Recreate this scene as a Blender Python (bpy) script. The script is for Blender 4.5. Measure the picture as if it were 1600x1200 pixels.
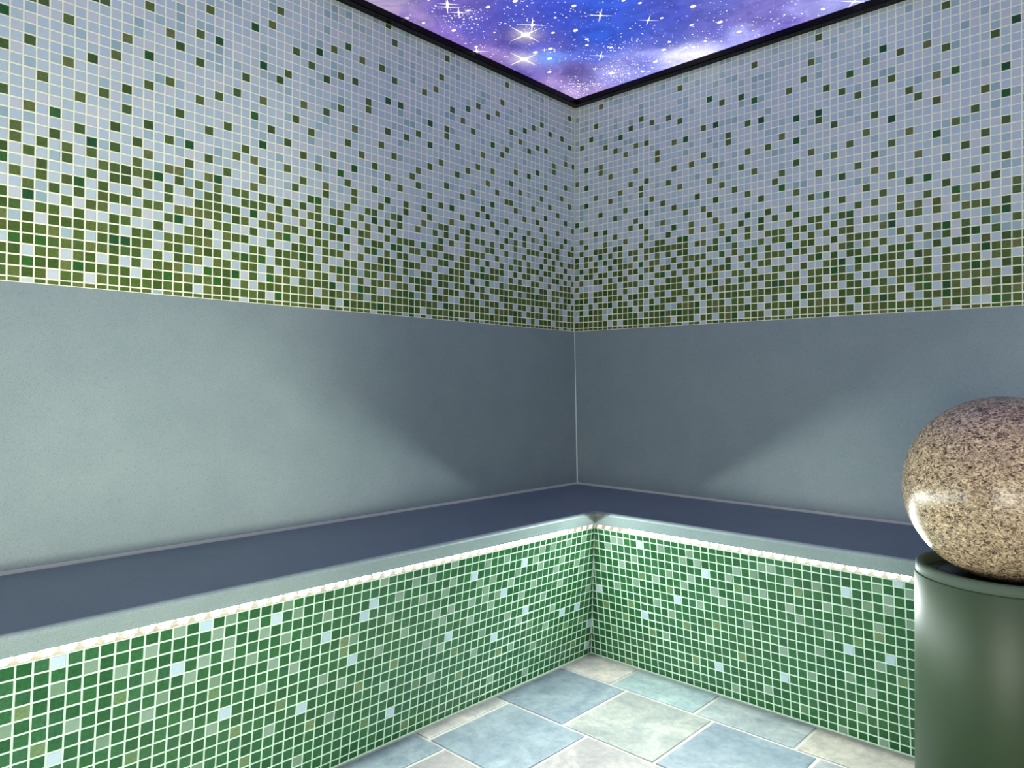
import bpy, bmesh, math, random
import numpy as np
from mathutils import Matrix, Vector

random.seed(7); rng = np.random.default_rng(11)
for o in list(bpy.data.objects): bpy.data.objects.remove(o)
SC = bpy.context.scene; COL = SC.collection
U = 0.026                      # one mosaic pitch in metres; all plan numbers below are in pitches
FLOOR_H = -45.6                # height of the floor in pitches, 0 = lower edge of the mosaic field
def W(x, y, h): return Vector((x*U, y*U, (h-FLOOR_H)*U))

# ------------------------------------------------------------------ camera
F_PX, YAW, PITCH, ROLL = 1122.15, 0.73404, 0.01227, 0.00435
CAM = (77.6125, -94.3378, -9.3694); CXP, CYP = 846.08, 585.94
_d = Vector((-math.sin(YAW)*math.cos(PITCH), math.cos(YAW)*math.cos(PITCH), math.sin(PITCH)))
_r = Vector((math.cos(YAW), math.sin(YAW), 0)); _u = _r.cross(_d)
_R = math.cos(ROLL)*_r + math.sin(ROLL)*_u; _U = -math.sin(ROLL)*_r + math.cos(ROLL)*_u
cam = bpy.data.cameras.new('camera'); camo = bpy.data.objects.new('camera', cam); COL.objects.link(camo)
m = Matrix((_R, _U, -_d)).transposed().to_4x4(); m.translation = W(*CAM); camo.matrix_world = m
cam.sensor_fit = 'HORIZONTAL'; cam.sensor_width = 36.0; cam.lens = F_PX/1600*36
cam.shift_x = (800-CXP)/1600; cam.shift_y = (CYP-600)/1600; cam.clip_start = 0.02
SC.camera = camo

# ------------------------------------------------------------------ world, exposure, light levels
wd = bpy.data.worlds.new('world'); SC.world = wd; wd.use_nodes = True
wd.node_tree.nodes['Background'].inputs[0].default_value = (0.5, 0.55, 0.6, 1)
wd.node_tree.nodes['Background'].inputs[1].default_value = 0.15
SC.view_settings.view_transform = 'Standard'; SC.view_settings.look = 'None'
SC.view_settings.gamma = 1.0; SC.view_settings.use_curve_mapping = False
SC.view_settings.exposure = 0.0
LED_POWER = 2650.0             # radiance of the LED chips in view
CEILING_GLOW = 1.10            # backlight of the printed star ceiling
FILL_PANEL_GLOW = 14.5                # added glowing panel behind the photographer, fills the corner with light
# added low fill light beyond the side wall gap, brightens the left wall
lamp = bpy.data.lights.new('left_wall_fill', 'AREA'); lamp.shape = 'RECTANGLE'; lamp.size = 8*U; lamp.size_y = 12*U
lamp.energy = 6.8; lamp.color = (1.0, .99, .82); lamp.spread = math.radians(26)
wall_fillo = bpy.data.objects.new('left_wall_fill', lamp); COL.objects.link(wall_fillo); wall_fillo.location = W(205, -160, -36)
wall_fillo.rotation_euler = (W(0, -70, -13)-wall_fillo.location).to_track_quat('-Z', 'Y').to_euler()

# ------------------------------------------------------------------ materials
def lin(*c):
    return tuple(((v/255)/12.92 if v/255 <= 0.04045 else ((v/255+0.055)/1.055)**2.4) for v in c)
class NT:
    def __init__(s, name):
        s.m = bpy.data.materials.new(name); s.m.use_nodes = True; s.t = s.m.node_tree
        s.b = s.t.nodes['Principled BSDF']; s.out = s.t.nodes['Material Output']
    def n(s, typ, **kw):
        nd = s.t.nodes.new(typ)
        for k, v in kw.items():
            if k.startswith('_'): setattr(nd, k[1:], v)
            else: nd.inputs[k.replace('__', ' ')].default_value = v
        return nd
    def l(s, a, b): s.t.links.new(a, b)
    def base(s, col=None, rough=0.5, spec=0.5, coat=0, coatr=0.1):
        if col is not None: s.b.inputs['Base Color'].default_value = (*col, 1)
        s.b.inputs['Roughness'].default_value = rough
        s.b.inputs['Specular IOR Level'].default_value = spec
        s.b.inputs['Coat Weight'].default_value = coat; s.b.inputs['Coat Roughness'].default_value = coatr
        return s
    def noise(s, scale, detail=3, rough=0.55, coord='Object', dist=0.0, w=None):
        if coord == 'Position':
            src = s.n('ShaderNodeNewGeometry').outputs['Position']
        else:
            src = s.n('ShaderNodeTexCoord').outputs[coord]
        nz = s.n('ShaderNodeTexNoise', Scale=scale, Detail=detail, Roughness=rough, Distortion=dist)
        s.l(src, nz.inputs['Vector']); return nz
    def ramp(s, fac, stops, interp='LINEAR'):
        r = s.n('ShaderNodeValToRGB'); r.color_ramp.interpolation = interp
        e = r.color_ramp.elements
        while len(e) < len(stops): e.new(0.5)
        for i, (p, c) in enumerate(stops):
            e[i].position = p; e[i].color = (*c, 1) if len(c) == 3 else c
        s.l(fac, r.inputs['Fac']); return r
    def mix(s, fac, a, b, mode='MIX'):
        mx = s.n('ShaderNodeMix', _data_type='RGBA', _blend_type=mode)
        for sock, v in ((0, fac), (6, a), (7, b)):
            if isinstance(v, (int, float)): mx.inputs[sock].default_value = v
            elif isinstance(v, tuple): mx.inputs[sock].default_value = (*v, 1)
            else: s.l(v, mx.inputs[sock])
        return mx.outputs[2]
    def bump(s, h, strength=0.2, dist=0.002):
        b = s.n('ShaderNodeBump', Strength=strength, Distance=dist)
        s.l(h, b.inputs['Height']); s.l(b.outputs[0], s.b.inputs['Normal'])

def tile_rand(t):
    # a random number per mosaic tile: the object's own for single tiles, the island's own inside a joined field
    oi = t.n('ShaderNodeObjectInfo'); ge = t.n('ShaderNodeNewGeometry')
    a = t.n('ShaderNodeMath', _operation='ADD'); f = t.n('ShaderNodeMath', _operation='FRACT')
    t.l(oi.outputs['Random'], a.inputs[0]); t.l(ge.outputs['Random Per Island'], a.inputs[1]); t.l(a.outputs[0], f.inputs[0])
    return f.outputs[0]
def glass_tile(name, stops, rough=0.22, cloud=0.25, spec=0.45):
    t = NT(name).base(None, rough, spec)
    r = t.ramp(tile_rand(t), stops, 'CONSTANT')
    nz = t.noise(190, 3, 0.6, 'Position')
    k = t.ramp(nz.outputs['Fac'], [(0.3, (1-cloud,)*3), (0.7, (1+cloud*0.6,)*3)])
    t.l(t.mix(1.0, r.outputs[0], k.outputs[0], 'MULTIPLY'), t.b.inputs['Base Color'])
    nb = t.noise(60, 2, 0.5, 'Position'); t.bump(nb.outputs['Fac'], 0.12, 0.001)
    return t.m
M = {}
M['pale'] = glass_tile('pale_glass', [(0, (.4010,.4931,.5267)), (.20, (.4221,.5149,.5416)), (.38, (.3939,.4859,.5416)), (.52, (.4502,.5076,.5341)),
        (.66, (.3799,.4786,.4971)), (.78, (.4713,.5149,.5341)), (.87, (.3025,.4206,.4451)), (.95, (.2532,.3771,.3932))], 0.25, 0.04)
M['green'] = glass_tile('olive_glass', [(0, (.0704,.1184,.0158)), (.2, (.0528,.0992,.0115)), (.38, (.0896,.1320,.0245)), (.55, (.0592,.1120,.0194)),
        (.7, (.0416,.0840,.0079)), (.82, (.1160,.1456,.0360)), (.93, (.0720,.1024,.0144))], 0.2, 0.28)
M['dark'] = glass_tile('deep_green_glass', [(0, (.014,.085,.010)), (.4, (.026,.11,.012)), (.75, (.012,.07,.016))], 0.15, 0.3)
M['rgreen'] = glass_tile('bench_green_glass', [(0, (.0178,.0894,.0252)), (.3, (.0226,.1027,.0302)), (.55, (.0149,.0762,.0214)), (.75, (.0274,.1060,.0377)), (.9, (.0202,.0894,.0339))], 0.2, 0.28)
M['rlight'] = glass_tile('sage_glass', [(0, (.1530,.2380,.1615)), (.35, (.1785,.2635,.1955)), (.7, (.1275,.2125,.1360))], 0.25, 0.1)
M['rolive'] = glass_tile('moss_glass', [(0, (.1190,.1870,.0765)), (.5, (.0935,.1700,.0680))], 0.25, 0.25)
M['rwhite'] = glass_tile('ice_blue_glass', [(0, (.3740,.4675,.5270)), (.5, (.3400,.4505,.5100))], 0.25, 0.04)
def plain(name, col, rough=0.5, spec=0.5, scale=None, amt=0.1, **k):
    t = NT(name).base(col, rough, spec, **k)
    if scale:
        nz = t.noise(scale, 4, 0.6, 'Position')
        r = t.ramp(nz.outputs['Fac'], [(.3, tuple(c*(1-amt) for c in col)), (.7, tuple(min(1, c*(1+amt)) for c in col))])
        t.l(r.outputs[0], t.b.inputs['Base Color'])
    return t.m
M['grout'] = plain('cream_grout', (.74,.76,.59), 0.85, 0.2, 150, 0.08)
M['rgrout'] = plain('white_grout', (.48,.64,.51), 0.85, 0.2, 150, 0.08)
M['silicone'] = plain('white_silicone', (.46,.50,.41), 0.45, 0.4)
def slab_mat():
    t = NT('grey_composite').base(None, 0.42, 0.4)
    n1 = t.noise(420, 2, 0.7, 'Position'); n2 = t.noise(9, 4, 0.55, 'Position')
    c1 = t.ramp(n1.outputs['Fac'], [(.30, (.1348,.1733,.1733)), (.46, (.1925,.2479,.2479)), (.6, (.2002,.2541,.2541)), (.75, (.2503,.2965,.2926))])
    c2 = t.ramp(n2.outputs['Fac'], [(.3, (.93,.95,.95)), (.7, (1.05,1.04,1.02))])
    t.l(t.mix(1.0, c1.outputs[0], c2.outputs[0], 'MULTIPLY'), t.b.inputs['Base Color']); return t.m
M['slab'] = slab_mat()
M['kite'] = plain('grey_green_kite', (.16,.19,.175), 0.6, 0.3, 80, 0.1)
def stone_tile():
    t = NT('slate_stoneware').base(None, 0.38, 0.4)
    oi = t.n('ShaderNodeObjectInfo')
    off = t.n('ShaderNodeVectorMath', _operation='MULTIPLY_ADD')
    ge = t.n('ShaderNodeNewGeometry'); t.l(ge.outputs['Position'], off.inputs[0])
    off.inputs[1].default_value = (1,1,1); t.l(oi.outputs['Random'], off.inputs[2])
    n1 = t.n('ShaderNodeTexNoise', Scale=8.0, Detail=8, Roughness=.66, Distortion=.8); t.l(off.outputs[0], n1.inputs['Vector'])
    n2 = t.n('ShaderNodeTexNoise', Scale=55.0, Detail=7, Roughness=.74); t.l(off.outputs[0], n2.inputs['Vector'])
    a = t.ramp(n1.outputs['Fac'], [(.28, (.60,.64,.70)), (.42, (.84,.87,.90)), (.52, (1,1,1)), (.62, (1.20,1.19,1.16)), (.74, (1.42,1.36,1.26))])
    b = t.ramp(n2.outputs['Fac'], [(.3, (.72,.73,.74)), (.48, (.96,.96,.96)), (.6, (1.08,1.08,1.07)), (.75, (1.28,1.27,1.24))])
    c = t.mix(1.0, oi.outputs['Color'], a.outputs[0], 'MULTIPLY'); c = t.mix(1.0, c, b.outputs[0], 'MULTIPLY')
    t.l(c, t.b.inputs['Base Color'])
    add = t.n('ShaderNodeMath', _operation='ADD'); t.l(n1.outputs['Fac'], add.inputs[0]); t.l(n2.outputs['Fac'], add.inputs[1])
    t.bump(add.outputs[0], 0.25, 0.004); return t.m
M['stone_tile'] = stone_tile()
M['floor_grout'] = plain('sand_grout', (.42,.41,.36), 0.9, 0.2, 120, 0.1)
M['black'] = plain('black_gloss', (.003,.002,.003), 0.25, 0.12)
def granite():
    t = NT('speckled_granite').base(None, 0.26, 0.35)
    tc = t.n('ShaderNodeTexCoord')
    mp = t.n('ShaderNodeMapping'); mp.inputs['Scale'].default_value = (1, 1, 1.5); t.l(tc.outputs['Object'], mp.inputs['Vector'])
    n1 = t.n('ShaderNodeTexNoise', Scale=120.0, Detail=5, Roughness=.72, Distortion=1.4); t.l(mp.outputs[0], n1.inputs['Vector'])
    n2 = t.n('ShaderNodeTexNoise', Scale=46.0, Detail=4, Roughness=.65, Distortion=.8); t.l(mp.outputs[0], n2.inputs['Vector'])
    n3 = t.n('ShaderNodeTexNoise', Scale=7.0, Detail=2); t.l(tc.outputs['Object'], n3.inputs['Vector'])
    v = t.n('ShaderNodeTexVoronoi', Scale=20.0); t.l(tc.outputs['Object'], v.inputs['Vector'])
    c = t.ramp(n1.outputs['Fac'], [(.36, (.0227,.0171,.0104)), (.43, (.1030,.0789,.0496)), (.49, (.3090,.2375,.1480)), (.57, (.5150,.4133,.2680)), (.68, (.7210,.6080,.4240))])
    d = t.ramp(n2.outputs['Fac'], [(.30, (.62,.58,.56)), (.46, (.94,.93,.92)), (.6, (1.08,1.07,1.05))])
    e = t.ramp(n3.outputs['Fac'], [(.35, (.88,.86,.85)), (.65, (1.08,1.04,1.0))])
    col = t.mix(1.0, c.outputs[0], d.outputs[0], 'MULTIPLY'); col = t.mix(1.0, col, e.outputs[0], 'MULTIPLY')
    rust = t.ramp(v.outputs['Distance'], [(.10, (1,1,1)), (.16, (0,0,0))])
    pick = t.ramp(v.outputs['Color'], [(.80, (0,0,0)), (.84, (1,1,1))])
    rf = t.mix(1.0, rust.outputs[0], pick.outputs[0], 'MULTIPLY')
    col = t.mix(rf, col, (.36,.15,.05))
    t.l(col, t.b.inputs['Base Color']); t.bump(n1.outputs['Fac'], 0.08, 0.001); return t.m
M['granite'] = granite()
M['column'] = plain('sage_lacquer', (.020,.042,.014), 0.48, 0.45, 14, 0.06)
M['rim'] = plain('sage_lacquer_rim', (.06,.085,.06), 0.6, 0.2)

def emit(name, col, strength):
    t = NT(name); t.b.inputs['Base Color'].default_value = (*[c*.15 for c in col], 1)
    t.b.inputs['Emission Color'].default_value = (*col, 1); t.b.inputs['Emission Strength'].default_value = strength
    return t.m
M['pcb'] = emit('led_tape_glow', (1.0, .86, .66), .22)
M['lens'] = emit('led_lens_glow', (1.0, 1.0, .92), 4.0)
M['led'] = emit('led_light', (.88, .98, .95), LED_POWER)
M['panel_glow'] = emit('fill_panel_emission', (1.0, .97, .86), FILL_PANEL_GLOW)
M['star'] = emit('printed_star_white', (1, .98, 1), 1.15*CEILING_GLOW)
def ceiling_mat():
    tint = (.84, .92, .97)
    t = NT('backlit_star_print').base((.02,.02,.03), 0.15, 0.4)
    at = t.n('ShaderNodeAttribute', _attribute_name='print')
    n1 = t.noise(9, 6, .65, 'Position', 1.0); n2 = t.noise(3.2, 4, .55, 'Position', .6)
    a = t.ramp(n1.outputs['Fac'], [(.30, (.62,.60,.72)), (.5, (1,1,1)), (.70, (1.5,1.42,1.25))])
    b = t.ramp(n2.outputs['Fac'], [(.32, (.8,.8,.9)), (.55, (1,1,1)), (.72, (1.25,1.2,1.12))])
    c = t.mix(1.0, at.outputs['Color'], a.outputs[0], 'MULTIPLY'); c = t.mix(1.0, c, b.outputs[0], 'MULTIPLY')
    # star dust printed all over
    ge = t.n('ShaderNodeNewGeometry')
    v = t.n('ShaderNodeTexVoronoi', Scale=70.0); t.l(ge.outputs['Position'], v.inputs['Vector'])
    dot = t.ramp(v.outputs['Distance'], [(.10, (1,1,1)), (.17, (0,0,0))])
    pk = t.ramp(v.outputs['Color'], [(.55, (0,0,0)), (.75, (1,1,1))])
    f = t.mix(1.0, dot.outputs[0], pk.outputs[0], 'MULTIPLY')
    c = t.mix(f, c, (.95,.92,1.0))
    c = t.mix(1.0, c, tint, 'MULTIPLY')
    t.l(c, t.b.inputs['Emission Color']); t.b.inputs['Emission Strength'].default_value = CEILING_GLOW
    return t.m
M['ceiling'] = ceiling_mat()
for k in ('star', 'pcb', 'lens'): M[k].cycles.emission_sampling = 'NONE'
M['plaster'] = plain('plain_wall', (.80,.81,.74), 0.7, 0.2, 20, 0.05)

# ------------------------------------------------------------------ helpers
def put(name, me, mat=None, parent=None):
    o = bpy.data.objects.new(name, me); COL.objects.link(o)
    if mat is not None and not me.materials: me.materials.append(mat)
    if parent: o.parent = parent
    return o
def tag(o, label=None, cat=None, group=None, kind=None):
    if label: o['label'] = label
    if cat: o['category'] = cat
    if group: o['group'] = group
    if kind: o['kind'] = kind
    return o
def empty(name, loc):
    o = bpy.data.objects.new(name, None); COL.objects.link(o); o.location = loc; return o
def mesh(name, v, f, smooth=False):
    me = bpy.data.meshes.new(name); me.from_pydata([tuple(p) for p in v], [], f); me.validate()
    bm = bmesh.new(); bm.from_mesh(me); bmesh.ops.recalc_face_normals(bm, faces=bm.faces); bm.to_mesh(me); bm.free()
    if smooth: me.polygons.foreach_set('use_smooth', [True]*len(me.polygons))
    return me
def box(x0, x1, y0, y1, h0, h1):
    v = [W(x, y, h) for h in (h0, h1) for x, y in ((x0,y0),(x1,y0),(x1,y1),(x0,y1))]
    return v, [(0,3,2,1),(4,5,6,7),(0,1,5,4),(1,2,6,5),(2,3,7,6),(3,0,4,7)]
def boxmesh(name, *a): return mesh(name, *box(*a))
# side 'L': along the left wall (plane x=0, runs to -y);  'R': along the right wall (plane y=0, runs to +x)
def P3(side, s, o, h): return W(o, -s, h) if side == 'L' else W(s, -o, h)
def extrude(name, side, prof, s1, s0=None, smooth=False):
    """profile of (offset from wall, height); starts at the mitre of the room corner unless s0 is given"""
    n = len(prof)
    v = [P3(side, (o if s0 is None else s0), o, h) for o, h in prof] + [P3(side, s1, o, h) for o, h in prof]
    f = [(i, (i+1) % n, n+(i+1) % n, n+i) for i in range(n)] + [tuple(range(n)), tuple(range(2*n-1, n-1, -1))]
    return mesh(name, v, f, smooth)
def project(p):
    q = Vector(p)/U + Vector((0,0,FLOOR_H)) - Vector(CAM)
    z = q.dot(_d)
    if z < 2: return None
    return CXP+F_PX*q.dot(_R)/z, CYP-F_PX*q.dot(_U)/z, z

# mosaic tile: 1 pitch cell, local x along the wall, y up, z out of the wall
def tile_geo(a=0.428, t=0.055, c=0.03, d=-0.04):
    ring = lambda r, z: [(-r,-r,z),(r,-r,z),(r,r,z),(-r,r,z)]
    v = ring(a, d)+ring(a, t-c)+ring(a-c, t)
    f = [(8,9,10,11)]
    for k in (0, 4):
        for i in range(4): f.append((k+i, k+(i+1) % 4, k+4+(i+1) % 4, k+4+i))
    return np.array(v)*U, f
TV, TF = tile_geo()
TILE_MESH = {}
def tile_mesh(key):
    if key not in TILE_MESH:
        me = bpy.data.meshes.new('mosaic_tile_'+key); me.from_pydata([tuple(p) for p in TV], [], TF); me.materials.append(M[key]); TILE_MESH[key] = me
    return TILE_MESH[key]
def mosaic(parent, cells, keys, single=300):
    """cells: list of (matrix 4x4, material key). The largest ones in view become tiles of their own, the rest one field."""
    sc = []
    for i, (mt, k) in enumerate(cells):
        pr = project(mt.translation)
        if pr and -6 < pr[0] < 1606 and -6 < pr[1] < 1206: sc.append((pr[2], i))
    sc.sort(); own = set(i for _, i in sc[:single])
    rest_v, rest_f, rest_m = [], [], []
    inv = parent.matrix_world.inverted()
    for i, (mt, k) in enumerate(cells):
        if i in own:
            o = put('tile', tile_mesh(k), None, parent); o.matrix_local = mt
        else:
            A = np.array(mt); b = len(rest_v)*12
            rest_v.append(TV @ A[:3,:3].T + A[:3,3]); rest_m += [keys.index(k)]*len(TF)
            rest_f += [tuple(j+b for j in f) for f in TF]
    if rest_v:
        me = bpy.data.meshes.new('mosaic_field'); me.from_pydata(np.concatenate(rest_v).tolist(), [], rest_f)
        for k in keys: me.materials.append(M[k])
        me.polygons.foreach_set('material_index', rest_m)
        tag(put('mosaic_field', me, None, parent), kind='stuff')

# ------------------------------------------------------------------ structure: walls, floor, ceiling
XR, YR, TOP = 138, 152, 38.5
wl = tag(put('wall_left', boxmesh('wall_left', -5, 0, -YR, 5, FLOOR_H, 42), M['grout']), 'left wall, green to pale glass mosaic above the grey backrest', kind='structure')
wr = tag(put('wall_right', boxmesh('wall_right', 0, XR, 0, 5, FLOOR_H, 42), M['grout']), 'right wall, green to pale glass mosaic above the grey backrest', kind='structure')
v1, f1 = box(XR, XR+5, -122.0, 5, FLOOR_H, 42); v2, f2 = box(XR, XR+5, -YR, -122.0, 34, 42)  # gap in this wall is added to bound the fill light
tag(put('wall_side', mesh('wall_side', v1+v2, f1+[tuple(i+8 for i in q) for q in f2]), M['plaster']), 'plain side wall facing the left mosaic wall', kind='structure')
tag(put('wall_back', boxmesh('wall_back', -5, XR+5, -YR-5, -YR, FLOOR_H, 42), M['plaster']), 'plain wall behind the photographer', kind='structure')
dr = tag(put('fill_panel', boxmesh('fill_panel', 70, 124, -YR, -YR+1.2, FLOOR_H+1, -6), M['panel_glow']), 'added glowing fill panel on the back wall', kind='structure')  # unseen emitter, added to light the mosaic walls

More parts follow.
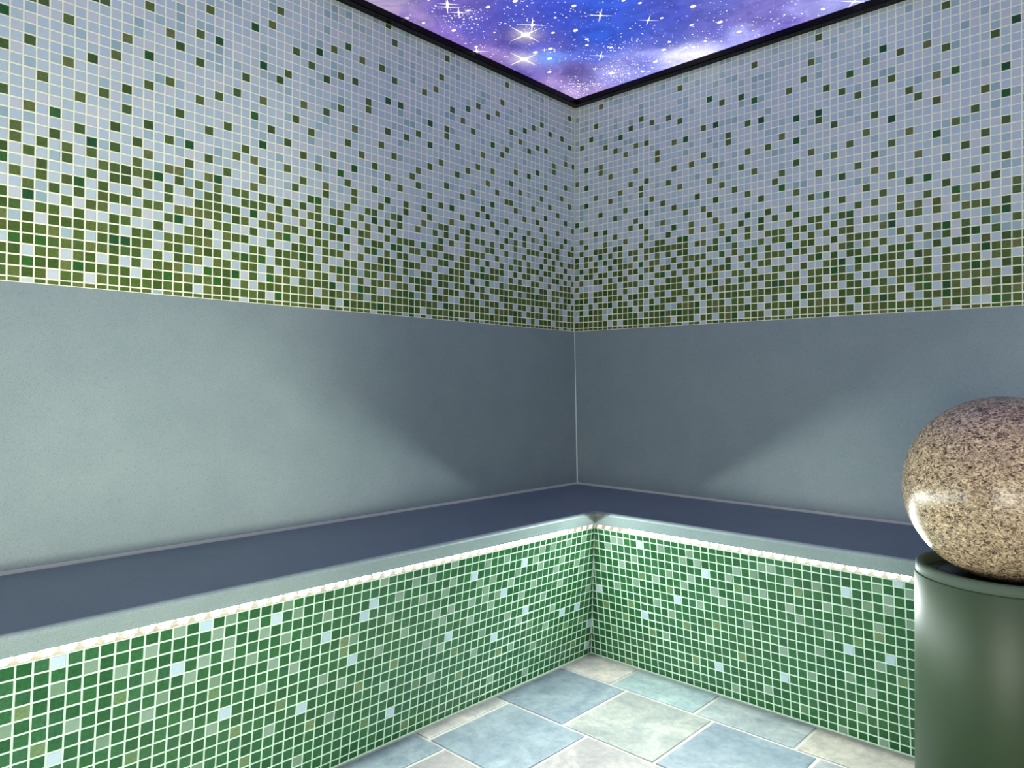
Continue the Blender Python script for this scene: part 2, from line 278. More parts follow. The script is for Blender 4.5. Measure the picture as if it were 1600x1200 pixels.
# transcribed mosaic: per row (from the lower edge upwards, first the cut row) the columns of green and of deep green
# tiles, counted from the room corner; the sheets repeat every 36 columns beyond what is listed
GREEN = {'L': [[1, 3, 4, 5, 6, 7, 8, 9, 10, 11, 12, 13, 14, 15, 16, 17, 18, 19, 21, 22, 25, 26, 27, 28, 29, 31, 35, 36, 37, 38, 40, 41, 42, 43, 44, 47, 48, 49, 50, 51, 52, 53, 54, 55, 57, 58, 59, 60, 61, 62, 63, 64, 66, 67, 68, 69, 70, 71, 72, 73, 74, 75, 77],
    [0, 1, 2, 3, 5, 6, 7, 9, 11, 12, 13, 16, 17, 18, 19, 20, 21, 23, 24, 25, 27, 28, 29, 30, 32, 34, 35, 36, 37, 39, 40, 41, 42, 45, 46, 47, 48, 49, 50, 51, 54, 55, 56, 57, 58, 59, 60, 62, 63, 64, 65, 66, 67, 68, 69, 70, 72, 73, 75, 76, 77],
    [0, 2, 3, 4, 5, 7, 8, 9, 10, 12, 14, 15, 16, 17, 19, 20, 21, 22, 23, 24, 25, 26, 29, 30, 31, 32, 33, 34, 35, 37, 38, 39, 41, 42, 43, 44, 45, 46, 48, 49, 50, 51, 52, 53, 54, 56, 58, 60, 61, 62, 63, 65, 66, 68, 69, 70, 71, 73, 74, 75, 77],
    [0, 3, 4, 5, 7, 9, 11, 12, 14, 15, 17, 18, 19, 22, 23, 24, 27, 28, 31, 34, 35, 36, 39, 40, 43, 46, 47, 48, 49, 51, 52, 55, 58, 59, 63, 64, 65, 67, 69, 71, 72, 74, 75, 77],
    [2, 3, 5, 6, 7, 8, 9, 10, 11, 12, 13, 14, 16, 19, 20, 22, 23, 25, 26, 27, 29, 31, 32, 34, 35, 37, 38, 39, 41, 43, 44, 46, 47, 49, 50, 51, 53, 55, 56, 58, 59, 61, 62, 63, 65, 67, 68, 69, 70, 71, 72, 73, 74, 76],
    [1, 3, 4, 6, 7, 10, 12, 14, 15, 16, 17, 18, 20, 21, 23, 24, 25, 27, 28, 30, 31, 33, 35, 36, 37, 39, 40, 42, 43, 45, 47, 48, 49, 51, 52, 55, 57, 59, 60, 61, 63, 64, 66, 67, 70, 72, 74, 75, 76, 77, 78],
    [0, 1, 2, 3, 4, 6, 7, 9, 10, 11, 12, 13, 14, 16, 24, 25, 27, 28, 30, 31, 34, 36, 38, 39, 40, 42, 43, 46, 48, 50, 51, 52, 54, 55, 58, 60, 61, 62, 63, 64, 66, 67, 69, 70, 71, 72, 73, 74, 76, 78],
    [0, 1, 2, 5, 8, 9, 12, 14, 17, 18, 19, 21, 22, 24, 25, 26, 29, 32, 33, 34, 36, 37, 38, 41, 44, 45, 46, 48, 49, 50, 53, 56, 57, 58, 60, 61, 62, 65, 68, 69, 72, 74, 75, 77, 78],
    [1, 4, 7, 10, 11, 13, 17, 18, 23, 24, 25, 28, 31, 34, 35, 37, 40, 43, 46, 47, 49, 52, 55, 58, 59, 61, 64, 67, 70, 71, 73, 78],
    [0, 2, 3, 5, 6, 8, 9, 10, 12, 14, 16, 19, 21, 23, 24, 26, 27, 29, 30, 32, 33, 38, 39, 41, 44, 45, 47, 48, 50, 51, 53, 54, 56, 57, 59, 60, 61, 62, 63, 65, 66, 68, 69, 70, 72, 74, 76],
    [1, 4, 5, 10, 12, 13, 17, 20, 21, 22, 23, 28, 29, 33, 34, 35, 37, 40, 41, 45, 46, 47, 49, 52, 53, 57, 58, 59, 60, 61, 64, 67, 70, 73, 75, 77],
    [0, 2, 4, 6, 11, 15, 19, 23, 26, 28, 36, 38, 40, 42, 44, 47, 48, 50, 52, 54, 55, 56, 59, 60, 62, 64, 66, 68, 69, 71, 75],
    [3, 5, 6, 8, 9, 10, 13, 16, 18, 20, 21, 23, 25, 27, 29, 32, 35, 37, 41, 44, 45, 47, 49, 51, 53, 54, 56, 57, 59, 61, 63, 66, 67, 68, 69, 70, 73, 76, 78],
    [0, 3, 4, 7, 11, 13, 15, 24, 27, 28, 31, 36, 39, 40, 43, 55, 60, 63, 64, 67, 71, 73, 75, 77],
    [2, 6, 9, 14, 20, 22, 26, 30, 34, 38, 42, 46, 50, 54, 58, 62, 66, 69, 74, 77],
    [6, 10, 18, 24, 31, 34, 42, 46, 49, 54, 60, 67, 72],
    [3, 7, 15, 21, 28, 39, 43, 51, 55, 57, 64, 69, 76],
    [8, 11, 20, 30, 35, 47, 56, 66, 78],
    [13, 24, 32, 37, 49, 60, 68, 72],
    [3, 9, 14, 15, 22, 27, 33, 39, 45, 51, 58, 63, 70, 75],
    [5, 17, 32, 41, 53, 68],
    [0, 7, 12, 19, 25, 30, 36, 43, 48, 61, 66, 73, 78],
    [2, 14, 23, 28, 38, 50, 59, 64, 71, 76],
    [6, 18, 21, 42, 54, 57, 69],
    [1, 13, 34, 37, 46, 49],
    [8, 20, 25, 32, 44, 56, 61, 68, 73],
    [4, 16, 27, 40, 52, 63, 75],
    [4, 15, 27, 40, 51, 64],
    [1, 10, 22, 46, 61, 70],
    [6, 8, 12, 24, 42, 44, 48, 66],
    [14, 26, 50],
    [0, 19, 31, 36, 60],
    [2, 5, 9, 17, 21, 29, 38, 41, 45, 53],
    [7],
    [16, 28, 52],
    [],
    [0, 36],
    [15, 27],
    [37]],
         'R': [[1, 2, 3, 4, 5, 6, 7, 8, 9, 10, 11, 12, 13, 15, 16, 17, 18, 19, 20, 22, 23, 25, 27, 28, 29, 30, 31, 32, 33, 34, 35, 36, 37, 38, 39, 40, 41, 44, 45, 46, 47, 48, 49, 50, 53, 54, 55, 56, 58, 59, 60, 61, 62, 63, 64],
    [0, 1, 2, 3, 4, 5, 6, 8, 11, 12, 13, 14, 15, 16, 17, 18, 20, 21, 22, 24, 25, 27, 28, 31, 32, 33, 35, 36, 38, 39, 40, 41, 42, 43, 44, 45, 47, 48, 49, 50, 51, 52, 53, 54, 56, 57, 58, 62, 63, 64],
    [1, 2, 3, 4, 5, 7, 8, 9, 10, 11, 12, 14, 15, 16, 18, 19, 21, 22, 23, 25, 26, 27, 28, 29, 30, 32, 34, 35, 36, 37, 38, 40, 41, 42, 43, 44, 46, 47, 48, 50, 52, 54, 55, 57, 58, 59, 60, 61, 62, 63, 64],
    [4, 5, 8, 9, 10, 13, 16, 17, 20, 21, 22, 25, 26, 27, 29, 30, 32, 33, 35, 37, 40, 41, 44, 45, 46, 49, 50, 51, 53, 57, 59, 61, 62, 63, 64],
    [0, 3, 5, 6, 9, 10, 12, 13, 15, 17, 18, 19, 21, 22, 24, 25, 27, 28, 30, 31, 32, 33, 34, 35, 36, 39, 41, 42, 43, 45, 46, 48, 49, 51, 52, 54, 55, 56, 57, 58, 59, 60, 61, 63, 64],
    [1, 2, 4, 5, 7, 8, 9, 11, 13, 14, 16, 17, 19, 20, 21, 23, 24, 26, 27, 28, 29, 30, 32, 34, 37, 38, 40, 41, 43, 44, 45, 47, 48, 50, 51, 52, 53, 54, 56, 58, 60, 62, 63, 64],
    [1, 2, 4, 5, 6, 7, 8, 10, 13, 14, 16, 17, 18, 19, 20, 22, 25, 28, 31, 32, 33, 34, 35, 37, 38, 40, 41, 42, 44, 46, 49, 50, 52, 54, 56, 57, 58, 59, 61, 62, 64],
    [0, 6, 7, 8, 10, 11, 12, 15, 18, 19, 20, 22, 23, 25, 26, 29, 30, 32, 35, 36, 39, 42, 43, 47, 49, 50, 51, 53, 54, 56, 59, 61, 62, 63, 64],
    [1, 4, 7, 9, 10, 13, 16, 19, 21, 22, 24, 26, 27, 31, 33, 34, 37, 40, 43, 45, 46, 48, 50, 51, 55, 57, 58, 60, 62, 63, 64],
    [0, 2, 3, 5, 6, 8, 9, 11, 12, 14, 15, 17, 18, 20, 21, 23, 25, 28, 30, 32, 34, 35, 36, 38, 39, 41, 42, 44, 45, 47, 49, 52, 54, 56, 58, 61],
    [3, 4, 7, 9, 10, 11, 15, 16, 19, 21, 22, 23, 24, 29, 31, 34, 39, 40, 43, 45, 46, 47, 48, 51, 53, 55, 58, 60, 63],
    [0, 2, 4, 8, 9, 12, 14, 16, 18, 20, 21, 25, 29, 33, 35, 36, 38, 40, 42, 44, 45, 49, 57, 61],
    [2, 3, 7, 9, 11, 12, 14, 15, 16, 17, 18, 19, 20, 21, 23, 24, 26, 31, 34, 35, 36, 38, 39, 41, 43, 45, 47, 48, 50, 52, 53, 55, 58, 59, 60, 62],
    [1, 4, 5, 6, 8, 13, 16, 17, 20, 27, 29, 31, 33, 37, 40, 41, 44, 51, 53, 55, 57, 63],
    [2, 6, 10, 14, 18, 22, 24, 27, 30, 35, 42, 46, 48, 51, 54, 59, 60, 63],
    [1, 8, 14, 22, 26, 34, 37, 44, 49, 56, 61],
    [4, 11, 13, 17, 25, 29, 40, 47, 52, 59],
    [2, 12, 21, 24, 33, 38, 50, 62],
    [8, 19, 31, 44, 48, 56, 60],
    [10, 17, 23, 29, 35, 41, 46, 53, 58],
    [15, 27, 36, 48, 60],
    [7, 13, 20, 25, 32, 38, 43, 50, 62],
    [4, 9, 13, 18, 30, 40, 45, 52, 57],
    [11, 14, 26, 47, 59],
    [19, 22, 31, 34],
    [0, 7, 12, 24, 36, 43, 48, 55, 60],
    [5, 16, 28, 41, 53],
    [5, 16, 28, 52],
    [10, 19, 31, 46, 55],
    [8, 12, 14, 24, 44, 48, 50],
    [6, 42],
    [1, 20, 37, 56, 61],
    [3, 11, 15, 18, 27, 30, 39, 47, 51, 54],
    [13],
    [4, 40],
    [],
    [20, 32, 56],
    [5, 41],
    []]}
DEEP = {'L': [[23, 33, 45],
    [15, 26, 33, 38, 43, 52],
    [13, 27, 36, 59, 64, 72, 76],
    [21, 29, 33, 41, 45, 53, 57, 60],
    [1, 15, 75, 77],
    [0, 8, 9, 32, 44, 54, 56, 68, 69],
    [19, 22, 26, 37, 49],
    [20],
    [3, 16, 20, 27, 39, 51, 63, 76],
    [35, 36],
    [7, 31, 43, 55, 72],
    [18, 78],
    [39, 65],
    [23, 35, 47, 48, 59],
    [11, 17, 71],
    [1, 13, 37],
    [19, 26, 62, 74],
    [44],
    [1, 6, 18, 42, 54],
    [],
    [],
    [55],
    [],
    [],
    [10, 30, 66, 78],
    [],
    [],
    [18, 30, 54],
    [35, 37, 59],
    [],
    [],
    [11, 23, 47, 55],
    [],
    [43],
    [],
    [],
    [],
    [],
    []],
        'R': [[0, 26, 42, 51],
    [10, 29, 61],
    [17, 20, 31, 49, 56],
    [1, 3, 11, 15, 23, 39, 47, 54, 56],
    [1, 7, 29, 37, 53],
    [0, 12, 35, 36, 59],
    [26, 30, 43],
    [24, 44, 46, 48, 60],
    [5, 17, 28, 41, 52],
    [59],
    [1, 13, 27, 32, 37, 56],
    [6, 26, 50, 62],
    [0, 5, 28],
    [9, 21, 45],
    [33, 38, 57],
    [19, 31],
    [6, 42, 54],
    [],
    [0, 14, 26, 36],
    [5],
    [],
    [2, 55],
    [],
    [],
    [2, 38, 50, 62],
    [],
    [],
    [2, 38, 41, 62],
    [21, 33, 57],
    [26],
    [],
    [9, 32, 45],
    [63],
    [25, 49],
    [],
    [],
    [],
    [],
    []]}
KNOWN = {'L': [78, 78, 78, 78, 79, 79, 79, 79, 79, 79, 79, 79, 79, 79, 79, 79, 79, 79, 79, 79, 79, 79, 79, 79, 79, 78, 76, 73, 71, 68, 66, 63, 61, 58, 56, 53, 51, 48, 46], 'R': [65, 65, 65, 65, 65, 65, 65, 65, 65, 65, 65, 65, 65, 65, 65, 65, 65, 65, 65, 65, 65, 65, 65, 65, 65, 65, 65, 65, 65, 65, 65, 65, 65, 65, 64, 61, 58, 55, 53]}      # columns read from the photograph in each row
SHEET_GREEN = [[0, 1, 2, 3, 4, 5, 6, 7, 8, 9, 10, 11, 12, 13, 14, 15, 16, 17, 18, 19, 20, 21, 22, 23, 24, 25, 26, 27, 28, 29, 30, 31, 32, 33, 34, 35],
    [0, 1, 2, 3, 4, 5, 6, 7, 8, 9, 11, 12, 13, 14, 15, 16, 17, 18, 19, 20, 21, 22, 23, 26, 27, 28, 29, 31, 32, 33, 34, 35],
    [0, 1, 2, 3, 4, 5, 6, 7, 8, 9, 10, 11, 12, 14, 15, 16, 17, 18, 19, 21, 22, 23, 24, 25, 26, 27, 28, 29, 30, 31, 33, 34, 35],
    [1, 4, 5, 8, 9, 10, 13, 14, 16, 17, 20, 21, 22, 25, 26, 27, 28, 29, 30, 32, 33, 35],
    [0, 3, 5, 6, 7, 9, 10, 12, 13, 15, 16, 18, 19, 20, 21, 22, 23, 24, 25, 27, 28, 30, 31, 32, 33, 34, 35],
    [1, 2, 4, 5, 7, 8, 9, 11, 13, 14, 15, 16, 17, 18, 19, 20, 21, 22, 25, 26, 27, 28, 29, 30, 31, 32, 34],
    [1, 2, 4, 5, 6, 7, 8, 10, 13, 14, 16, 17, 18, 19, 20, 21, 22, 23, 25, 26, 28, 29, 30, 31, 32, 33, 34, 35],
    [0, 3, 6, 7, 8, 10, 11, 13, 14, 15, 18, 19, 20, 22, 23, 25, 26, 27, 29, 30, 31, 32, 35],
    [1, 4, 7, 9, 10, 13, 14, 15, 19, 21, 22, 24, 25, 26, 31, 33, 34],
    [0, 2, 3, 5, 6, 8, 9, 11, 12, 13, 14, 15, 16, 17, 18, 20, 21, 22, 23, 24, 25, 29, 30, 32, 34, 35],
    [3, 4, 7, 9, 10, 11, 12, 15, 16, 19, 21, 22, 23, 24, 27, 29, 31, 34],
    [0, 2, 4, 6, 8, 9, 12, 13, 16, 18, 20, 21, 25, 29, 30, 32, 33, 35],
    [0, 2, 3, 5, 7, 9, 11, 12, 14, 15, 16, 17, 19, 21, 22, 23, 24, 26, 31, 34, 35],
    [1, 4, 5, 8, 13, 17, 19, 25, 27, 29, 31, 32, 33],
    [2, 6, 10, 12, 14, 18, 22, 23, 24, 27, 30, 35],
    [1, 8, 14, 22, 26, 34],
    [4, 11, 13, 17, 25, 29],
    [2, 12, 21, 24, 33],
    [8, 19, 31],
    [5, 10, 17, 23, 29, 35],
    [0, 15, 27],
    [2, 7, 13, 20, 25, 32],
    [4, 9, 18, 30],
    [11, 14, 26],
    [19, 22, 31, 34],
    [0, 7, 12, 24],
    [5, 16, 28],
    [5, 16, 17, 28],
    [10, 19, 22, 31],
    [8, 12, 14, 20, 24, 26],
    [6, 18],
    [1, 20, 32],
    [3, 11, 15, 18, 23, 27, 30],
    [],
    [4, 16],
    [],
    [20, 32],
    [5],
    []]
SHEET_DEEP = [[],
    [10, 25, 30],
    [13, 20, 32],
    [3, 11, 15, 18, 23],
    [1, 17, 29],
    [0, 12, 23, 24, 35],
    [],
    [12, 24],
    [5, 12, 16, 17, 28, 29],
    [],
    [1, 13, 20, 25, 32],
    [14, 26],
    [29],
    [9, 20, 21],
    [15, 21, 33],
    [19, 31],
    [6],
    [],
    [0, 14, 26],
    [],
    [],
    [],
    [],
    [],
    [2],
    [],
    [],
    [2, 14],
    [21, 33],
    [],
    [],
    [9, 13, 21],
    [],
    [13, 25],
    [],
    [],
    [],
    [],
    []]
def cellkind(side, c, r):
    if 0 <= c < KNOWN[side][r+1]:
        return 'dark' if c in DEEP[side][r+1] else 'green' if c in GREEN[side][r+1] else 'pale'
    k = (c if side == 'R' else 32-c) % 36
    return 'dark' if k in SHEET_DEEP[r+1] else 'green' if k in SHEET_GREEN[r+1] else 'pale'
def frame_at(side, s, o, h, tilt=0.0, sx=1, sy=1, jit=True):
    """matrix of a tile on a wall face: x along the wall towards screen right, y up, z out of the wall"""
    if side == 'L': x, n = Vector((0, 1, 0)), Vector((math.cos(tilt), 0, -math.sin(tilt)))
    else: x, n = Vector((1, 0, 0)), Vector((0, -math.cos(tilt), -math.sin(tilt)))
    y = n.cross(x)
    if jit:
        j = rng.normal(0, 0.006, 4); x = (x + y*j[0]).normalized(); y = n.cross(x)
        s += j[1]; h += j[2]; n = (n + x*j[3]*1.2 + y*rng.normal(0, 0.007)).normalized(); x = y.cross(n).normalized(); y = n.cross(x)
    mt = Matrix((x*sx, y*sy, n)).transposed().to_4x4(); mt.translation = P3(side, s, o, h); return mt
for side, par, off, n in (('L', wl, 0.989, 118), ('R', wr, 0.0, 112)):
    cells = []
    for c in range(-1 if side == 'L' else 0, n):
        for r in range(-1, 38):
            s, h, sx, sy = c+off+.5, r+.5, 1, 1
            if c == -1: s, sx = .60, .72
            if r == -1: h, sy = -.235, .42
            if r == 37: h, sy = 37.31, .6
            cells.append((frame_at(side, s, 0, h, 0, sx, sy), cellkind(side, c, r)))
    mosaic(par, cells, ['pale', 'green', 'dark'])
# white joint in the room corner of the mosaic
put('corner_joint', boxmesh('corner_joint', 0, .16, -.16, 0, -.5, 37.6), M['silicone'], wl)

# floor: grout bed with stoneware slabs in staggered rows
fl = tag(put('floor', boxmesh('floor', -5, XR+5, -YR-5, 5, FLOOR_H-4, FLOOR_H-.12), M['floor_grout']), 'floor of mottled blue grey and beige stoneware slabs with pale joints', kind='structure')
ROWS = [(17.85, 23.75, 25.5), (24.2, 35.55, 27.95), (35.95, 47.2, 31.35), (47.55, 58.9, 33.95), (59.3, 70.6, 36.5), (71, 82.3, 28.6), (82.7, 94, 31.4), (94.4, 105.7, 33.9), (106.1, 117.4, 36.5), (117.8, 129.1, 28.6), (129.5, 140.8, 31.4), (141.2, 151.9, 33.9)]
BEIGE, BLUE, CREAM, AQUA, GREYG, TAN, PINK, GREY = (.41,.38,.34), (.18,.22,.24), (.26,.27,.24), (.27,.34,.325), (.26,.29,.28), (.33,.305,.26), (.26,.24,.225), (.24,.25,.25)
NAMED = {(0,-1): BEIGE, (0,0): AQUA, (0,1): GREYG, (0,2): TAN, (0,3): GREYG, (1,-1): BLUE, (1,0): CREAM, (1,1): BLUE, (1,2): GREY, (2,-2): BEIGE, (2,-1): BLUE, (2,0): PINK, (2,1): CREAM, (3,-2): BLUE, (3,-1): PINK, (3,0): GREYG}
for ri, (y0, y1, x0) in enumerate(ROWS):
    for k in range(-3, 11):
        a = x0 + k*11.38 + .22; b = a + 11.38 - .44
        a = max(a, 17.85); b = min(b, XR-.3)
        if b-a < .8: continue
        c = .05
        v, f = [], []
        for (i, z) in ((0, -.14), (0, -.03), (c, .0)):
            v += [W(x, -y, FLOOR_H+z) for x, y in ((a+i, y0+i), (b-i, y0+i), (b-i, y1-i), (a+i, y1-i))]
        f = [(8,9,10,11)] + [(q+i, q+(i+1) % 4, q+4+(i+1) % 4, q+4+i) for q in (0, 4) for i in range(4)]
        o = put('floor_tile', mesh('floor_tile', v, f), M['stone_tile'], fl)
        col = NAMED.get((ri, k)) or random.choice([BEIGE, BLUE, CREAM, AQUA, GREYG, PINK, GREY])
        o.color = (*col, 1)

# ceiling: backlit print, colours of the printed nebula as control points of the print
CTRL= [(2.5, 41.01, 190, 165, 200), (1.71, 36.4, 165, 135, 195), (7.35, 34.64, 105, 85, 175), (6.12, 29.08, 95, 85, 190), (1.19, 22.01, 160, 125, 195), (1.46, 29.6, 140, 110, 195), (13.04, 26.35, 75, 80, 190), (8.11, 23.71, 85, 70, 160), (9.53, 18.65, 90, 85, 185), (3.92, 13.85, 125, 105, 190), (3.06, 8.37, 170, 140, 205), (1.97, 2.55, 190, 160, 215), (8.31, 9.96, 110, 90, 165), (17.87, 24.24, 60, 80, 205), (22.53, 22.21, 45, 85, 210), (17.96, 16.21, 40, 90, 215), (13.08, 12.86, 85, 105, 215), (22.76, 15.48, 55, 85, 205), (13.43, 5.44, 170, 165, 235), (16.87, 5.33, 150, 150, 235), (24.03, 9.61, 80, 90, 195), (23.18, 3.1, 215, 210, 245), (25.68, 1.97, 205, 200, 245), (27.92, 14.25, 70, 80, 190), (32.44, 12.38, 100, 100, 195), (30.2, 6.56, 105, 100, 195), (31.54, 1.72, 165, 160, 235), (35.63, 6.32, 120, 105, 185), (37.58, 6.76, 125, 110, 195), (41.28, 5.57, 150, 140, 215), (38.06, 1.92, 130, 115, 205), (44.01, 2.11, 175, 170, 235), (41.24, -0.9, 165, 145, 220), (47.57, 1.01, 190, 185, 240)]
SPIKE= [(8.42, 35.55, 1.0), (7.76, 35.15, 1.2), (7.85, 33.24, 1.0), (1.63, 24.33, 1.3), (10.26, 23.27, 2.0), (4.94, 17.95, 2.0), (12.74, 24.6, 1.4), (21.06, 20.55, 1.2), (14.13, 11.38, 1.1), (10.95, 8.52, 0.6), (25.03, 15.39, 1.0), (46.75, 2.26, 1.3), (13.65, 3.73, 0.6), (9.18, 18.18, 0.5)]
BLOB= [(9.14, 32.79, 1), (2.32, 34.58, 0.9), (1.79, 36.77, 0.8), (11.66, 31.69, 1.2), (7.73, 18.48, 1.4), (13.44, 21.18, 1), (16.11, 19.63, 1.3), (15.76, 16.69, 1.1), (14.65, 15.28, 1), (16.78, 12.49, 1.1), (20.0, 24.66, 1.2), (4.9, 12.23, 1.3), (31.21, 14.57, 1.4), (31.82, 8.7, 1.4), (28.63, 10.5, 1.1), (32.51, 4.63, 1.3), (26.66, 14.71, 0.9), (22.0, 6.91, 1.3), (24.63, 5.36, 1.1), (25.57, 4.84, 1), (19.09, 4.5, 1.4), (26.64, 19.68, 0.9), (25.4, 21.53, 0.9), (2.58, 25.33, 1), (3.78, 30.57, 1.2), (15.23, 30.41, 1.3), (27.76, 5.32, 0.9), (23.88, 8.38, 1), (15.72, 2.96, 1.2), (7.92, 15.64, 1.5), (11.77, 5.49, 1.5), (10.09, 17.9, 1.3)]
GLOW= [(10.26, 23.27, 1.6, 255, 235, 235), (4.94, 17.95, 1.8, 255, 235, 240), (7.92, 15.64, 2.2, 120, 170, 255), (11.77, 5.49, 2.5, 190, 180, 255), (22.78, 3.32, 2.0, 245, 235, 250), (24.99, 2.58, 1.8, 240, 230, 250), (32.51, 4.63, 1.5, 190, 190, 250)]

STEP = 1.0
nx, ny = int(XR/STEP)+1, int(YR/STEP)+1
gx, gy = np.meshgrid(np.arange(nx)*STEP, np.arange(ny)*STEP)
pts = [(a, b, *lin(r, g, bl)) for a, b, r, g, bl in CTRL]
base = [lin(70,85,195), lin(120,105,195), lin(150,130,205), lin(60,85,205), lin(100,90,185), lin(175,165,225)]
for a in np.arange(4, XR, 11.0):
    for b in np.arange(4, YR, 11.0):
        a2, b2 = a+random.uniform(-3,3), b+random.uniform(-3,3)
        if min((a2-p[0])**2+(b2-p[1])**2 for p in pts[:len(CTRL)]) > 60: pts.append((a2, b2, *random.choice(base)))
PT = np.array(pts)
d2 = (gx[...,None]-PT[:,0])**2 + (gy[...,None]-PT[:,1])**2
wgt = 1/(d2+2.0)**2.2
colr = (wgt @ PT[:,2:]) / wgt.sum(-1, keepdims=True)
for a, b, s, r, g, bl in GLOW:
    k = np.clip(np.exp(-((gx-a)**2+(gy-b)**2)/(s*s))*.8, 0, 1)[...,None]; colr = colr*(1-k) + np.array(lin(r, g, bl))*k
cv = [W(x, -y, TOP) for x, y in zip(gx.ravel(), gy.ravel())]
cf = [(j*nx+i, j*nx+i+1, (j+1)*nx+i+1, (j+1)*nx+i) for j in range(ny-1) for i in range(nx-1)]
me = bpy.data.meshes.new('ceiling'); me.from_pydata(cv, [], cf)
at = me.attributes.new('print', 'FLOAT_COLOR', 'POINT')
at.data.foreach_set('color', np.concatenate([colr.reshape(-1,3), np.ones((nx*ny,1))], 1).astype(np.float32).ravel())
ce = tag(put('ceiling', me, M['ceiling']), 'backlit stretch ceiling printed with a blue and violet starry nebula', kind='structure')
put('ceiling_deck', boxmesh('ceiling_deck', -5, XR+5, -YR-5, 5, TOP+1.5, TOP+4), M['plaster'], ce)
# printed stars
sv, sf = [], []
def star_poly(ps):
    b = len(sv)
    for x, y in ps: sv.append(W(x, -y, TOP-.02))
    sf.append(tuple(range(b, b+len(ps))))
def disc(x, y, rx, ry=None, n=8):
    ry = ry or rx
    star_poly([(x+rx*math.cos(i*2*math.pi/n), y+ry*math.sin(i*2*math.pi/n)) for i in range(n)])
for x, y, s in SPIKE:
    L, w, a0 = 1.5*s, .085*s, (0 if s > 1.9 else math.pi/4)
    for q in range(4):
        a = a0+q*math.pi/2; ca, sa = math.cos(a), math.sin(a)
        star_poly([(x-sa*w, y+ca*w), (x+ca*L, y+sa*L), (x+sa*w, y-ca*w)])
    disc(x, y, .30*s if s > 1.9 else .2*s, n=12)
for x, y, s in BLOB: disc(x, y, .30*s, .22*s)
dust = [(4.5,4.5,3.2,200), (12,4.5,3.5,150), (6,31,4,80), (8,33,3,60), (14,27,6,60), (20,23,5,50), (17,4,4,90), (24,3.5,4,60), (14,13,5,70), (20,10,5,70), (30,8,5,50), (38,3.5,5,70), (10,20,6,50), (3,24,4,30)]
for x, y, s, n in dust:
    for _ in range(n):
        a, b = rng.normal(x, s*.55), rng.normal(y, s*.55)
        if a > 1.6 and b > 1.6: disc(a, b, min(.16, rng.gamma(2, .022)+.03), n=6)
for _ in range(2600):
    a, b = rng.uniform(1.6, XR-2), rng.uniform(1.6, YR-2); disc(a, b, min(.3, rng.gamma(1.6, .03)+.03), n=6)
sm = bpy.data.meshes.new('star_print'); sm.from_pydata(sv, [], sf)
tag(put('star_print', sm, M['star'], ce), 'white printed stars and star dust', kind='stuff')
for i, side, s1 in ((1, 'L', YR), (2, 'R', XR)):
    fr = [(0.02,37.62),(1.15,37.62),(1.3,37.75),(1.3,TOP+.25),(0.02,TOP+.25)]
    tag(put('trim_%d' % i, extrude('trim', side, fr, s1), M['black']), 'glossy black ceiling frame along the %s mosaic wall' % ('left' if side == 'L' else 'right'), kind='structure')

# ------------------------------------------------------------------ benches
RM, RB = 0.12511, 23.147           # riser face: offset = RB + RM*h
# per row of the riser, top down: columns of the lighter sage, mossy and ice blue tiles, counted from column 17
SAGE = {'L': [[26, 35, 45, 50, 54],
    [4, 7, 10, 12, 18, 21, 29, 31, 44, 48, 51, 56, 60],
    [13, 26, 33, 41, 47, 50, 58, 62],
    [4, 8, 12, 16, 20, 22, 27, 30, 45, 50, 52, 56],
    [5, 9, 17, 21, 34, 43, 48, 53, 65],
    [4, 13, 19, 21, 23, 26, 28, 38, 46, 51, 55, 61],
    [8, 15, 20, 27, 32, 44, 56],
    [11, 23, 35, 47, 59],
    [2, 17, 29, 41, 53],
    [9, 15, 21, 27, 39, 51],
    [],
    [10, 22, 34, 46],
    [16, 28, 40, 52],
    [12],
    [],
    [19, 43],
    [13],
    []], 'R': [[],
    [5, 6, 12, 16, 25, 26, 37, 40],
    [4, 15, 17, 22, 24, 28, 31, 38],
    [8, 21, 36, 38],
    [6, 13, 16, 25, 32, 34, 40],
    [3, 11, 15, 19, 23, 28, 37],
    [8, 20, 29],
    [5, 17, 32],
    [11, 23],
    [13, 31, 37],
    [27],
    [18, 34],
    [12, 30, 36],
    [],
    [35],
    [25],
    [21],
    [33, 37]]}
MOSS = {'L': [[],
    [],
    [],
    [64],
    [58],
    [39],
    [39, 51, 63],
    [],
    [],
    [33, 45, 57],
    [13, 25, 37, 49],
    [],
    [3, 6, 18, 30, 42],
    [24, 48],
    [36],
    [4],
    [31],
    []], 'R': [[],
    [],
    [2],
    [29],
    [22],
    [9],
    [13, 37],
    [35],
    [],
    [7, 19],
    [3, 15, 39],
    [6],
    [10, 22],
    [4],
    [16],
    [],
    [29],
    [6]]}
ICE = {'L': [[52, 62],
    [46],
    [15, 23, 36],
    [37, 54],
    [41],
    [18],
    [],
    [38, 62],
    [14, 26, 50],
    [],
    [4, 7, 19, 43],
    [],
    [],
    [1],
    [33],
    [],
    [1],
    []], 'R': [[39],
    [9],
    [34],
    [18],
    [],
    [],
    [],
    [14],
    [2, 34, 38],
    [],
    [9],
    [],
    [],
    [27],
    [19],
    [],
    [],
    []]}
RISER_KNOWN = {'L': 67, 'R': 41}
tilt = math.atan(RM)
def riser_o(h): return RB+RM*h
def arc(cx, cy, r, a0, a1, n): return [(cx+r*math.cos(math.radians(a0+(a1-a0)*i/n)), cy+r*math.sin(math.radians(a0+(a1-a0)*i/n))) for i in range(n+1)]
SEAT = [(.02,-25.45)] + [(20.2,-25.78)] + arc(20.24,-26.12,.34,80,-20,6) + [(20.06,-27.45),(20.03,-27.5),(.02,-27.5)]
BACK = [(.003,-.5),(.06,-.5),(4.04,-25.4),(4.04,-25.48),(.003,-25.48)]
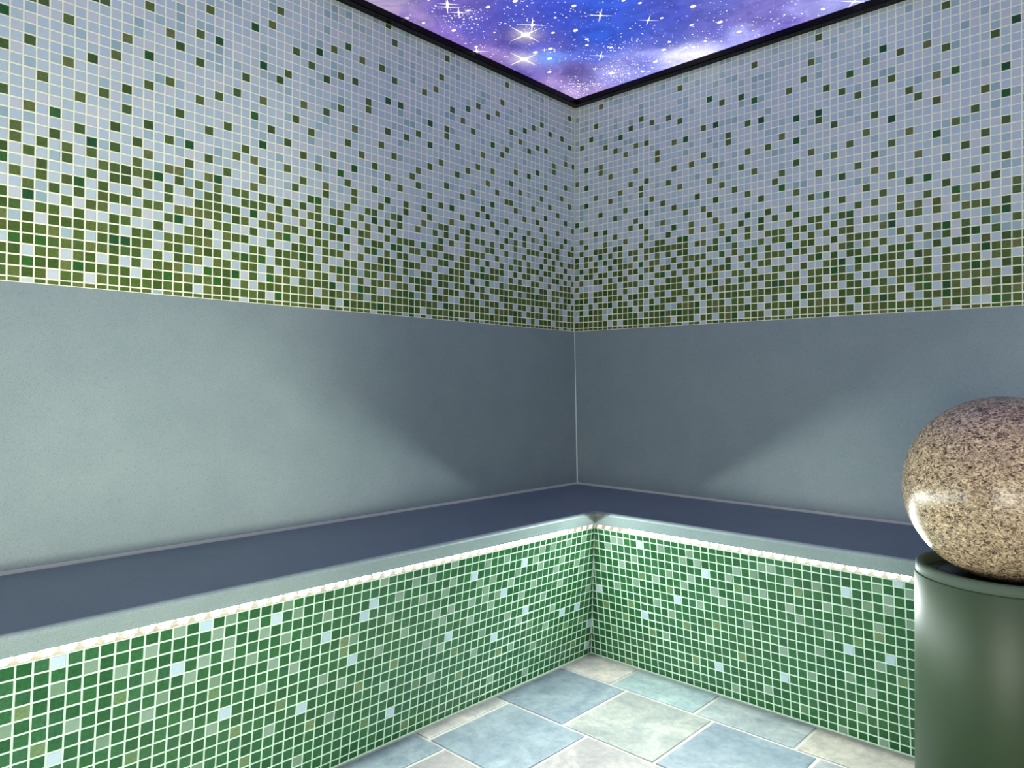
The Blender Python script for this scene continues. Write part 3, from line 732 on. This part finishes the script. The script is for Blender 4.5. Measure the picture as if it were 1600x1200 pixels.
CORE = [(.02,-27.5),(riser_o(-27.5),-27.5),(riser_o(FLOOR_H),FLOOR_H+.0),(.02,FLOOR_H)]
CORE[-2] = (riser_o(FLOOR_H), FLOOR_H-.11); CORE[-1] = (.02, FLOOR_H-.11)
def bench(side, s1, label):
    root = empty('steam_bench', P3(side, s1/2, 10, FLOOR_H)); tag(root, label, 'bench', 'tiled corner benches')
    bpy.context.view_layer.update()
    inv = Matrix.Translation(-root.location)
    def part(name, me, mat, par=root):
        me.transform(inv); return put(name, me, mat, par)
    part('backrest', extrude('backrest', side, BACK, s1), M['slab'])
    part('seat', extrude('seat', side, SEAT, s1), M['slab'])
    part('joint', extrude('joint', side, [(3.9,-25.5),(3.99,-25.2),(4.07,-25.27),(4.22,-25.43),(4.22,-25.56)], s1), M['silicone'])
    rs = part('riser', extrude('riser', side, CORE, s1), M['rgrout'])
    cells = []; base = 17
    cl = math.cos(tilt)
    for c in range(base, int(s1)):
        for r in range(-1, 17):
            s = c + .5 + (.1 if side == 'L' else .2)
            d = r + .5 + (.005*(s-20) if side == 'L' else 0)
            h = -28.879 - d*cl
            sy = 1.0
            top, bot = h+.44, h-.44
            if top > -28.26: top = -28.26
            if bot < FLOOR_H+.05: bot = FLOOR_H+.05
            if top-bot < .1: continue
            h2 = (top+bot)/2; sy = (top-bot)/.88
            o = riser_o(h2)
            w0, w1 = s-.44, s+.44; w0 = max(w0, o+.12)
            if w1-w0 < .12: continue
            i = c-base
            if i < RISER_KNOWN[side]:
                ch = 'rwhite' if i in ICE[side][r+1] else 'rolive' if i in MOSS[side][r+1] else 'rlight' if i in SAGE[side][r+1] else 'rgreen'
            else: ch = random.choices(['rgreen', 'rlight', 'rolive', 'rwhite'], (78, 14, 5, 3))[0]
            mt = frame_at(side, (w0+w1)/2, o, h2, tilt, (w1-w0)/.88, sy)
            cells.append((inv @ mt, ch))
    # placed relative to the bench; projection test needs world, so shift back inside
    big = []
    for i, (mt, k) in enumerate(cells):
        pr = project(mt.translation + root.location)
        if pr and -6 < pr[0] < 1606 and -6 < pr[1] < 1206: big.append((pr[2], i))
    big.sort(); own = set(i for _, i in big[:300])
    rv, rf, rm = [], [], []; keys = ['rgreen', 'rlight', 'rolive', 'rwhite']
    for i, (mt, k) in enumerate(cells):
        if i in own:
            o = put('tile', tile_mesh(k), None, rs); o.matrix_local = mt
        else:
            A = np.array(mt); b = len(rv)*12
            rv.append(TV @ A[:3,:3].T + A[:3,3]); rm += [keys.index(k)]*len(TF); rf += [tuple(j+b for j in f) for f in TF]
    me = bpy.data.meshes.new('mosaic_field'); me.from_pydata(np.concatenate(rv).tolist(), [], rf)
    for k in keys: me.materials.append(M[k])
    me.polygons.foreach_set('material_index', rm)
    tag(put('mosaic_field', me, None, rs), kind='stuff')
    return root
bl = bench('L', 150, 'long bench under the left wall, grey seat and backrest, green mosaic front')
br = bench('R', 114, 'bench under the right wall behind the granite ball, grey seat, green mosaic front')
# pieces where the two benches meet
def joint_part(name, v, f, mat, root):
    me = mesh(name, v, f); me.transform(Matrix.Translation(-root.location)); return put(name, me, mat, root)
v, f = [], []
for (o, h) in ((.02,-.5), (4.04,-25.4)):
    v += [W(o+.16, -o, h), W(o, -o-.16, h), W(o-.05, -o+.05, h)]
f = [(0,1,4,3),(1,2,5,4),(2,0,3,5),(0,2,1),(3,4,5)]
joint_part('corner_joint', v, f, M['silicone'], bl)
v = [W(20.66, -22.9, -26.0), W(20.66, -20.66, -25.9), W(22.9, -20.66, -26.0), W(20.12, -20.12, -27.45),
     W(20.3, -22.9, -26.2), W(20.2, -20.2, -26.2), W(22.9, -20.3, -26.2), W(19.8, -19.8, -27.4)]
f = [(0,3,1),(1,3,2),(4,5,7),(5,6,7),(0,1,5,4),(1,2,6,5),(2,3,7,6),(3,0,4,7)]
joint_part('corner_kite', v, f, M['kite'], br)  # darker grey-green kite over both seat edges at the mitre

# ------------------------------------------------------------------ LED strips in the groove under the seats
CHIP = None
def led_strip(side, s0, s1, label):
    root = empty('led_strip', P3(side, (s0+s1)/2, 19.3, -28.2)); tag(root, label, 'light strip', 'light strips under the bench seats')
    inv = Matrix.Translation(-root.location)
    me = extrude('tape', side, [(riser_o(-27.53),-27.53),(19.75,-27.53),(19.73,-28.15),(riser_o(-28.15),-28.15)], s1, s0); me.transform(inv); put('tape', me, M['pcb'], root)
    # each LED: bright emitting core along the top, and the glowing lens below it
    def led_mesh(core):
        q = [(-.36,-.40,.014),(.24,-.40,.014),(.42,-.03,.014),(-.18,-.03,.014)]
        f = [(0,1,2,3)]
        if core: q += [(-.46,-.04,.004),(.46,-.04,.004),(.46,.04,.034),(-.46,.04,.034)]; f += [(4,5,6,7)]
        me = bpy.data.meshes.new('led'); me.from_pydata([Vector(p)*U for p in q], [], f)
        me.materials.append(M['lens']); me.materials.append(M['led'])
        if core: me.polygons[1].material_index = 1
        return me
    full, lens = led_mesh(True), led_mesh(False)
    s = s0+.7
    while s < s1-.5:
        o = put('led', full if s > 25 else lens, None, root); mt = frame_at(side, s, 19.75, -27.66, 0, jit=False); o.matrix_local = inv @ mt; s += 1.27
    return root
led_strip('L', 19.9, 118, 'warm white light strip under the seat edge of the left bench')
led_strip('R', 19.9, 112, 'warm white light strip under the seat edge of the right bench')

# ------------------------------------------------------------------ granite ball on its column
CXC, CYC = 67.22, -30.85
def lathe(name, prof, n=96, cx=CXC, cy=CYC, org=None):
    v, f = [], []
    for r, h in prof:
        v += [W(cx+r*math.cos(2*math.pi*i/n), cy+r*math.sin(2*math.pi*i/n), h) for i in range(n)]
    for k in range(len(prof)-1):
        f += [(k*n+i, k*n+(i+1) % n, (k+1)*n+(i+1) % n, (k+1)*n+i) for i in range(n)]
    f += [tuple(range(n)), tuple(range((len(prof)-1)*n, len(prof)*n))]
    me = mesh(name, v, f)
    for p in me.polygons: p.use_smooth = len(p.vertices) == 4
    me.transform(Matrix.Translation(-org)); return me
base = W(CXC, CYC, FLOOR_H)
col = tag(empty('pedestal', base), 'dark green lacquered round pedestal carrying the granite ball', 'pedestal')
put('shaft', lathe('shaft', [(6.0,FLOOR_H),(6.0,-23.82),(5.93,-23.74),(5.6,-23.74)], org=base), M['column'], col)
rim = lathe('rim', [(5.2,-24.3),(5.9,-23.74),(5.93,-23.70),(5.90,-23.1),(5.78,-22.98),(5.52,-22.98),(5.44,-23.06),(5.40,-24.3)], org=base)
put('rim', rim, M['rim'], col)
put('basin', lathe('basin', [(5.38,-24.6),(5.38,-24.0),(4.6,-23.9),(4.3,-23.45),(3.5,-23.6),(2.0,-24.05),(2.0,-24.6)], org=base), M['black'], col)
bm = bmesh.new(); bmesh.ops.create_uvsphere(bm, u_segments=96, v_segments=64, radius=6.9*U)
for f_ in bm.faces: f_.smooth = True
bme = bpy.data.meshes.new('granite_ball'); bm.to_mesh(bme); bm.free()
ball = tag(put('granite_ball', bme, M['granite']), 'large polished speckled granite ball resting on the round green pedestal', 'ball'); ball.location = W(CXC, CYC, -17.07)
